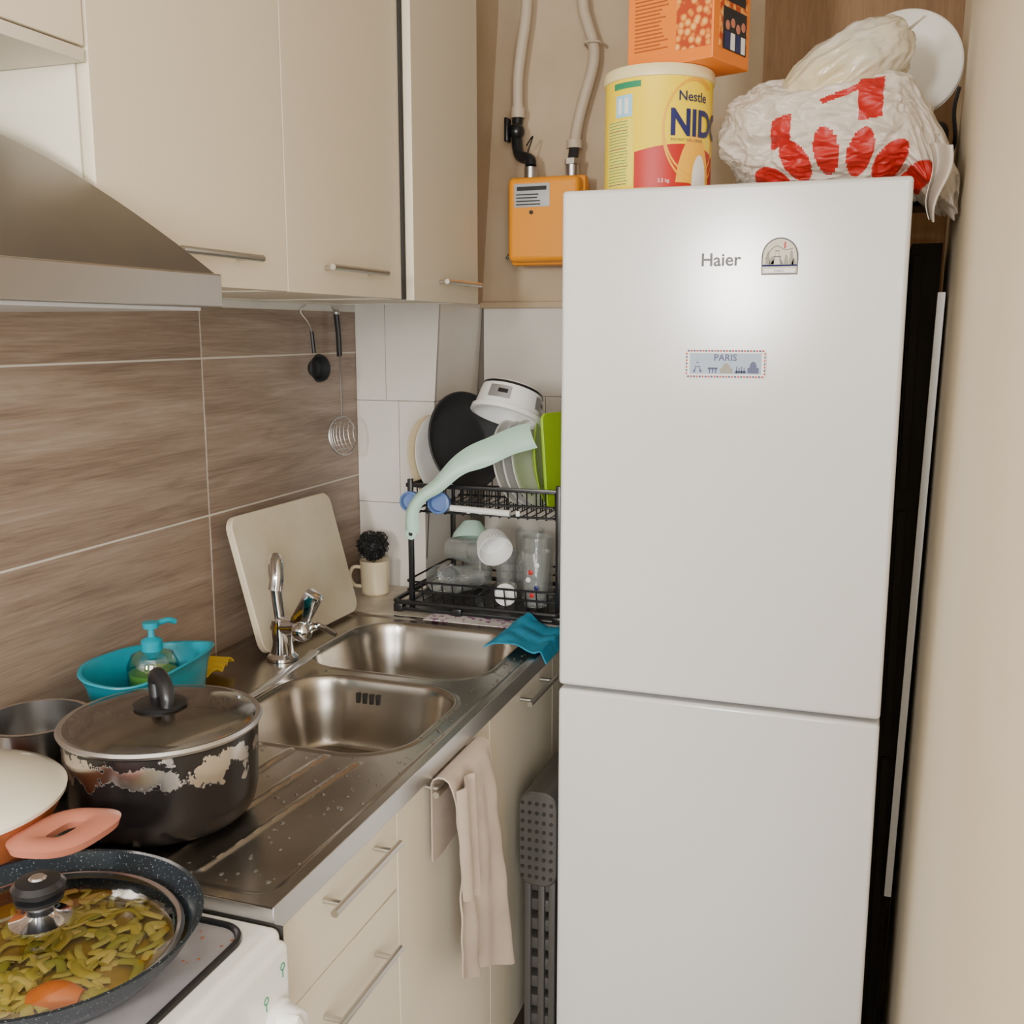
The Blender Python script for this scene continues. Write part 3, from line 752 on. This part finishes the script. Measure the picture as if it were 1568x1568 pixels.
def bag2(u,v):
    th=2*pi*u;ph=pi*v
    d=Vector((math.sin(ph)*math.cos(th),math.sin(ph)*math.sin(th),math.cos(ph)))
    r=1+.10*noise.noise(d*2+Vector((7,1,2)))+.03*rid(d*2.5+Vector((4,2,1)))+.06*crum(Vector((d.x*1.0,d.y*2.4,d.z*2.6)),.6)+.018*crum(d*5,.5)-.04
    e=Vector((d.x*.122,d.y*.10,d.z*.068))*r
    e=Matrix.Rotation(-.62,3,'Y')@e
    return Vector((1.19,1.93,1.952))+e
bg.sheet(bag2,160,100,M_bag2)
bg.sheet(lambda u,v:(1.255+.06*v*math.cos(2.4*u-.2)+.02*u,1.89+.04*math.sin(5*u)*v,1.995+.04*v+.015*math.sin(5*u)*v-.03*u),24,12,M_bag2,.001)
bg.sheet(lambda u,v:(1.33+.035*u*(1-.8*v)+.010*v+.006*math.sin(6*v),1.84+.025*math.sin(5*u),1.83-.115*v+.006*math.sin(5*u)),20,20,M_bag,.001)
bg.build(80)
a=B('black_toaster')
a.box(1.17,1.375,2.16,2.32,1.773,1.925,M_black,.02,seg=4).box(1.19,1.355,2.20,2.21,1.915,1.927,M_dark).box(1.19,1.355,2.24,2.25,1.915,1.927,M_dark)
a.tube([(1.372,2.2,1.85),(1.384,2.14,1.88),(1.378,2.12,1.93),(1.384,2.12,1.97)],.004,M_black,seg=6);a.build()
p=B('white_plate')
nrm=Vector((.05,-1,.12))
F=FR((1.292,2.16,2.022),nrm,(1,0,0))
p.lathe([(0,0),(.055,0),(.062,.003),(.096,.009),(.098,.011),(.095,.0125),(.062,.006),(.055,.004),(0,.004)],M_enamel,F,64)
p.lathe([(0,-.008),(.055,-.008),(.062,-.005),(.098,.001),(.10,.003),(.09,.002),(0,-.002)],M_enamel,F,64)
p.build()

# ------------------------------------------------------------ gas meter + pipes
g_=B('gas_meter')
g_.box(.366,.552,2.58,2.70,1.715,1.922,M_orange,.014,seg=4)
g_.box(.36,.558,2.625,2.66,1.708,1.928,M_orange,.008)
g_.box(.385,.478,2.5785,2.58,1.848,1.905,M_grey2,.0005);g_.box(.392,.47,2.578,2.5786,1.888,1.898,M_blackm)
for k in range(4): g_.box(.39,.39+random.uniform(.05,.075),2.578,2.5786,1.853+k*.008,1.856+k*.008,M_blackm)
g_.cyl((.43,2.576,1.835),(.43,2.582,1.835),.005,M_blackm,seg=12)
g_.cyl((.405,2.65,1.92),(.405,2.65,1.955),.017,M_steel2,seg=16).cyl((.515,2.65,1.92),(.515,2.65,1.955),.017,M_steel2,seg=16)
g_.tube([(.37,2.68,1.735),(.34,2.69,1.745),(.325,2.69,1.73)],.004,M_black,seg=8)
g_.build()
g_=B('gas_pipe')
g_.tube([(.38,2.69,ZC),(.38,2.69,2.36),(.365,2.69,2.25),(.356,2.69,2.18),(.356,2.69,2.09)],.0145,M_pipe,seg=16)
g_.cyl((.356,2.69,2.085),(.356,2.69,2.11),.019,M_pipe,seg=16)
g_.tube([(.356,2.69,2.085),(.355,2.685,2.04),(.368,2.67,1.99),(.40,2.655,1.975),(.405,2.65,1.957)],.015,M_black,seg=14)
g_.ball((.356,2.68,2.05),.022,M_black);g_.box(.335,.345,2.64,2.67,2.02,2.08,M_black,.003);g_.tube([(.39,2.66,2.01),(.41,2.65,2.03),(.40,2.64,1.99)],.002,M_black,seg=6)
g_.tube([(.525,2.69,ZC),(.527,2.69,2.36),(.54,2.69,2.30),(.556,2.69,2.25),(.556,2.69,2.20),(.53,2.69,2.11),(.515,2.69,2.05),(.512,2.68,2.0)],.0145,M_pipe,seg=16)
g_.cyl((.512,2.68,2.0),(.512,2.68,2.02),.02,M_pipe,seg=16).cyl((.515,2.65,1.957),(.513,2.678,2.005),.013,M_blackm,seg=14).cyl((.515,2.65,1.956),(.515,2.65,1.97),.02,M_chrome,seg=6)
g_.tube([(.538,2.735,2.245),(.538,2.672,2.25),(.575,2.672,2.25),(.58,2.735,2.25)],.003,M_pipe,seg=6,n=3)
g_.build()

# ------------------------------------------------------------ wall strainers
s=B('tea_strainer')
s.tube([(.02,2.165,1.60),(.01,2.155,1.585),(.02,2.17,1.56),(.022,2.185,1.53),(.024,2.19,1.49)],.0022,M_steel2,seg=6)
s.tube([(.022,2.183,1.54),(.024,2.188,1.49)],.0045,M_black,seg=8)
s.lathe([(.03,0),(.032,.004),(.028,.006),(.026,.0),(.02,-.018),(.0,-.024)],M_blackm,FR((.035,2.19,1.455),(1,-.35,.05)),28)
s.tube([Vector((.035,2.19,1.455))+Vector((0,math.cos(k*pi/12)*.031,math.sin(k*pi/12)*.031)) for k in range(24)],.003,M_black,closed=True,seg=6)
s.build()
s=B('wire_skimmer')
s.tube([(.012,2.30,1.60),(.015,2.31,1.585)],.002,M_steel2,n=1,seg=6)
s.tube([(.018,2.31,1.585),(.02,2.315,1.535),(.02,2.318,1.48)],.0068,M_black,seg=10);s.ball((.018,2.31,1.585),.008,M_steel2,seg=10)
s.tube([(.02,2.318,1.48),(.022,2.318,1.40),(.026,2.31,1.335)],.0018,M_steel2,seg=6)
Fm=FR((.03,2.305,1.285),(1,-.25,.12))
R_=.05
s.tube([Fm@Vector((math.cos(k*pi/16)*R_,math.sin(k*pi/16)*R_*.95,0)) for k in range(32)],.002,M_steel2,closed=True,seg=6)
for k in range(-4,5):
    c_=k*.011;hw=math.sqrt(max(0,R_*R_-c_*c_))
    for sw in (0,1):
        pts=[]
        for j in range(7):
            q=-hw+2*hw*j/6;zz=-.022*(1-(q*q+c_*c_)/(R_*R_));pts.append(Fm@(Vector((c_,q,zz)) if sw else Vector((q,c_,zz))))
        s.tube(pts,.0007,M_steel2,n=1,seg=4)
s.build()

# ------------------------------------------------------------ dish rack
d=B('dish_drying_rack')
xa,xb,ya,yb=.222,.628,2.215,2.49
wi=.0028
d.prism(rrect(xa-.01,xb,ya-.015,yb,.02),.884,.892,M_black,ins=.001)
d.tube([(x,y,.905) for x,y in rrect(xa-.012,xb,ya-.017,yb,.02)],.006,M_black,seg=8,closed=True)
for zz in (.93,.952): d.tube([(x,y,zz) for x,y in rrect(xa+.015,xb-.01,ya,yb-.01,.015)],wi,M_black,seg=6,closed=True)
for k in range(15):
    x=xa+.03+k*.026
    d.tube([(x,ya,.95),(x,ya+.01,.905),(x,yb-.02,.905),(x,yb-.01,.95)],.0018,M_black,seg=5,n=1)
for (x,y) in ((xa+.03,ya+.002),(xb-.012,ya+.002),(xa+.03,yb-.012),(xb-.012,yb-.012)):
    d.box(x-.006,x+.006,y-.006,y+.006,.885,1.20,M_black,.002);
for (x,y) in ((xa+.0,ya-.005),(xb-.01,ya-.005),(.375,ya-.01)): d.box(x-.012,x+.012,y-.012,y+.012,.8795,.9,M_black,.003)
for yy in (ya,yb-.012): d.box(xa+.02,xb-.005,yy-.003,yy+.003,1.18,1.19,M_black,.001)
for xx in (xa+.03,xb-.012): d.box(xx-.003,xx+.003,ya,yb-.01,1.18,1.19,M_black,.001)
for zz in (1.125,1.15): d.tube([(x,y,zz) for x,y in rrect(xa+.035,xb-.017,ya-.004,yb-.015,.012)],wi,M_black,seg=6,closed=True)
for k in range(16):
    x=xa+.05+k*.0225
    d.tube([(x,ya-.004,1.183),(x,ya+.0,1.12),(x,yb-.02,1.12),(x,yb-.015,1.183)],.0018,M_black,seg=5,n=1)
    d.tube([(x,ya+.10,1.12),(x,ya+.10,1.165),(x,ya+.115,1.165),(x,ya+.115,1.12)],.0016,M_black,seg=5,n=1)
d.tube([(.36,ya-.012,1.138),(.505,ya-.012,1.133)],.0075,M_white,seg=10,n=1)
for k in range(5): d.box(.40+k*.03,.409+k*.03,ya-.016,ya-.010,1.128,1.14,M_white,.001)
d.build()
def disc(name,c,n,r,m,depth=.015,extra=None):
    b=B(name);F=FR(c,n)
    b.lathe([(0,0),(r*.62,0),(r*.68,.003),(r,depth),(r+.001,depth+.002),(r-.003,depth+.003),(r*.66,.006),(0,.005)],m,F,56);b.build()
disc('dinner_plate',(.262,2.36,1.235),(.95,-.25,.18),.105,M_enamel)
disc('dinner_plate',(.246,2.35,1.232),(.95,-.25,.18),.105,M_mug)
b=B('small_black_pan');F=FR((.325,2.335,1.275),(.88,-.45,.22))
b.lathe([(0,0),(.08,0),(.09,.004),(.116,.034),(.119,.036),(.115,.038),(.088,.008),(.078,.005),(0,.005)],M_blackm,F,56)
b.build()
disc('dinner_plate',(.450,2.34,1.230),(.97,-.12,.2),.10,M_enamel)
disc('dinner_plate',(.474,2.34,1.228),(.97,-.12,.2),.10,M_white)
disc('dinner_plate',(.498,2.34,1.230),(.97,-.12,.2),.102,M_enamel)
disc('lime_plate',(.530,2.34,1.236),(.985,.08,.12),.105,M_lime)
b=B('lime_cutting_board');F=FR((.575,2.335,1.24),(.96,-.27,.08),(0,0,1))
b.prism(rrect(-.105,.115,-.06,.06,.02),0,.007,M_lime,M=F,ins=.001)
b.prism(rrect(.04,.1,-.045,-.03,.006),.007,.008,M_dark,M=F);b.build()
b=B('white_plastic_bucket')
F=FR((.470,2.33,1.408),(-.14,-.38,-.90),(1,0,0))
b.lathe([(0,-.0),(.068,.0),(.072,.004),(.079,.060),(.085,.061),(.086,.072),(.079,.073),(.075,.058),(.068,.006),(0,.005)],M_white,F,48)
b.lathe([(.0725,.004),(.0735,.006),(.0742,.010),(.0732,.010)],M_black,F,48)
for off in (0,pi/2,pi,-pi/2):
    b.sheet(lambda u,v:(lambda a,z,r:F@Vector((math.cos(a)*r,math.sin(a)*r,z)))(off-.35+.7*u,.018+.03*v,.0733+.0098*((.018+.03*v)/.08)+.0008),10,2,M_silver)
    b.sheet(lambda u,v:(lambda a,z,r:F@Vector((math.cos(a)*r,math.sin(a)*r,z)))(off-.25+.3*u,.026+.010*v,.0733+.0098*((.026+.010*v)/.08)+.0014),10,2,M_black)
b.build()
b=B('mint_plastic_ladle')
path=catmull([(.545,2.25,1.308),(.50,2.228,1.294),(.455,2.20,1.272),(.415,2.19,1.255),(.385,2.175,1.235),(.345,2.165,1.195),(.31,2.16,1.17),(.285,2.16,1.135),(.28,2.165,1.085)],8)
def ml(u,v):
    k=u*(len(path)-1);i=min(int(k),len(path)-2);p=path[i].lerp(path[i+1],k-i);t=(path[i+1]-path[i]).normalized()
    w_=.038-.022*sstep(.25,.75,u)+.004*sstep(.8,.95,u)
    sd_=t.cross(Vector((-.1,-1,.35))).normalized()
    return p+sd_*(v-.5)*2*w_*.8+Vector((0,-.012,0))*(1-(2*v-1)**2)
b.sheet(ml,70,10,M_mint,.0035)
b.lathe([(.012,-.002),(.014,0),(.012,.002),(.006,.002),(.005,0),(.006,-.002),(.012,-.002)],M_mint,FR((.278,2.158,1.08),(0,-1,0)),20)
for (u_,r_) in ((.93,.005),(.86,.004)):
    p=ml(u_,.5);b.cyl(p+Vector((0,-.0005,0)),p+Vector((0,-.0015,0)),r_,M_blackm,seg=12)
b.build(60)
b=B('blue_bottle_lid')
for (c_,r_) in (((.265,2.195,1.15),.024),((.335,2.20,1.15),.026)):
    b.lathe([(0,0),(r_,0),(r_,.018),(r_*.8,.02),(r_*.75,.006),(0,.006)],M_blueplas,FR(c_,(.1,-1,.1)),28)
b.build()
def glass(name,c,n,r,h,m=M_glass,r2=None):
    b=B(name);r2=r2 or r;b.lathe([(0,0),(r,0),(r2,h),(r2-.002,h),(r-.003,.006),(0,.006)],m,FR(c,n),32);b.build()
glass('drinking_glass',(.295,2.34,.945),(.2,-1,.1),.03,.09,r2=.036)
glass('drinking_glass',(.372,2.32,.950),(-.3,-1,.1),.03,.09,r2=.034)
glass('drinking_glass',(.345,2.43,.909),(0,0,1),.03,.10,r2=.036)
glass('drinking_glass',(.305,2.335,1.015),(1,-.35,.02),.026,.075,r2=.032)
glass('glass_jar',(.53,2.33,.909),(0,0,1),.038,.15)
glass('glass_jar',(.485,2.41,.909),(0,0,1),.036,.15)
glass('wine_glass',(.415,2.43,.909),(0,0,1),.024,.09,r2=.03)
b=B('printed_drinking_glass');b.lathe([(0,0),(.027,0),(.034,.13),(.032,.13),(.025,.006),(0,.006)],M_glass,Matrix.Translation((.55,2.258,.909)),32)
for k in range(5): b.ball((.55+.012*math.sin(k*2),2.258-.0315,.94+k*.018),.006,(M_red,M_navy,M_white,M_red,M_white)[k],sy=.2,seg=10)
b.build()
b=B('mint_bowl');b.lathe([(0,0),(.022,0),(.045,.03),(.05,.045),(.047,.045),(.042,.032),(.02,.005),(0,.005)],M_mint,FR((.335,2.40,1.07),(.1,-.35,-.9)),36);b.build()
b=B('white_ramekin')
b.lathe([(0,0),(.035,0),(.042,.045),(.039,.045),(.033,.006),(0,.006)],M_white,FR((.42,2.31,1.045),(.5,-.75,-.4)),36)
for k in range(36):
    a=2*pi*k/36;F=FR((.42,2.31,1.045),(.5,-.75,-.4));b.tube([F@Vector((math.cos(a)*.0355,math.sin(a)*.0355,.004)),F@Vector((math.cos(a)*.0415,math.sin(a)*.0415,.04))],.0013,M_white,seg=5,n=1)
b.build()
b=B('steel_measuring_cup');b.lathe([(0,0),(.02,0),(.024,.05),(.027,.052),(.022,.05),(.018,.004),(0,.004)],M_steel2,FR((.475,2.285,.935),(.15,-1,.0)),28);b.lathe([(.0,.05),(.024,.05),(.026,.052),(.024,.054),(0,.0535)],M_white,FR((.475,2.285,.935),(.15,-1,0)),28);b.build()
b=B('floral_mat');b.sheet(lambda u,v:(.31+.33*u,2.15+.10*v,.8815+.002*math.sin(9*u)*math.sin(4*v)+.0),24,8,M_floral,.0015);b.build()
b=B('gap_shade_panel')  # dark panel added to stand in for shade between fridge and right wall
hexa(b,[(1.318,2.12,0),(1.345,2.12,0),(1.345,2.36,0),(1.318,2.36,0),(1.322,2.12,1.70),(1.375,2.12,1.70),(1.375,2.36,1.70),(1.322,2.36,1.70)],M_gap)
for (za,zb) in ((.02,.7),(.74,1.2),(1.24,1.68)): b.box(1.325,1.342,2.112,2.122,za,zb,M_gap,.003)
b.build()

# ------------------------------------------------------------ lights
def area(name,loc,target,sx,sy,e,col):
    L=bpy.data.lights.new(name,'AREA');L.shape='RECTANGLE';L.size=sx;L.size_y=sy;L.energy=e;L.color=col
    o=bpy.data.objects.new(name,L);bpy.context.collection.objects.link(o);o.location=loc
    o.rotation_euler=(Vector(target)-Vector(loc)).to_track_quat('-Z','Y').to_euler();return o
area('window_daylight_upper',(2.07,YF+.02,1.75),(1.6,3,1.5),1.3,1.0,74,(1,.965,.91))
area('low_cool_fill',(2.07,YF+.02,.68),(1.5,3,.6),1.3,.95,36,(.86,.94,1))  # cool fill added at an unseen low opening to tint the lower fridge
area('window_sun_glow',(.62,YF+.03,1.78),(.9,1.7,1.5),.24,.42,62,(1,.965,.91))
W=bpy.data.worlds.new('w');bpy.context.scene.world=W;W.use_nodes=True
W.node_tree.nodes['Background'].inputs[0].default_value=(.8,.9,1,1);W.node_tree.nodes['Background'].inputs[1].default_value=.5
# ------------------------------------------------------------ camera
cd=bpy.data.cameras.new('camera');co=bpy.data.objects.new('camera',cd);bpy.context.collection.objects.link(co)
cd.sensor_width=36;cd.lens=36*1600/1568;cd.clip_start=.02
co.location=(1.277,0,1.54);co.rotation_euler=(math.radians(90-9.8),0,math.radians(19.2))
bpy.context.scene.camera=co
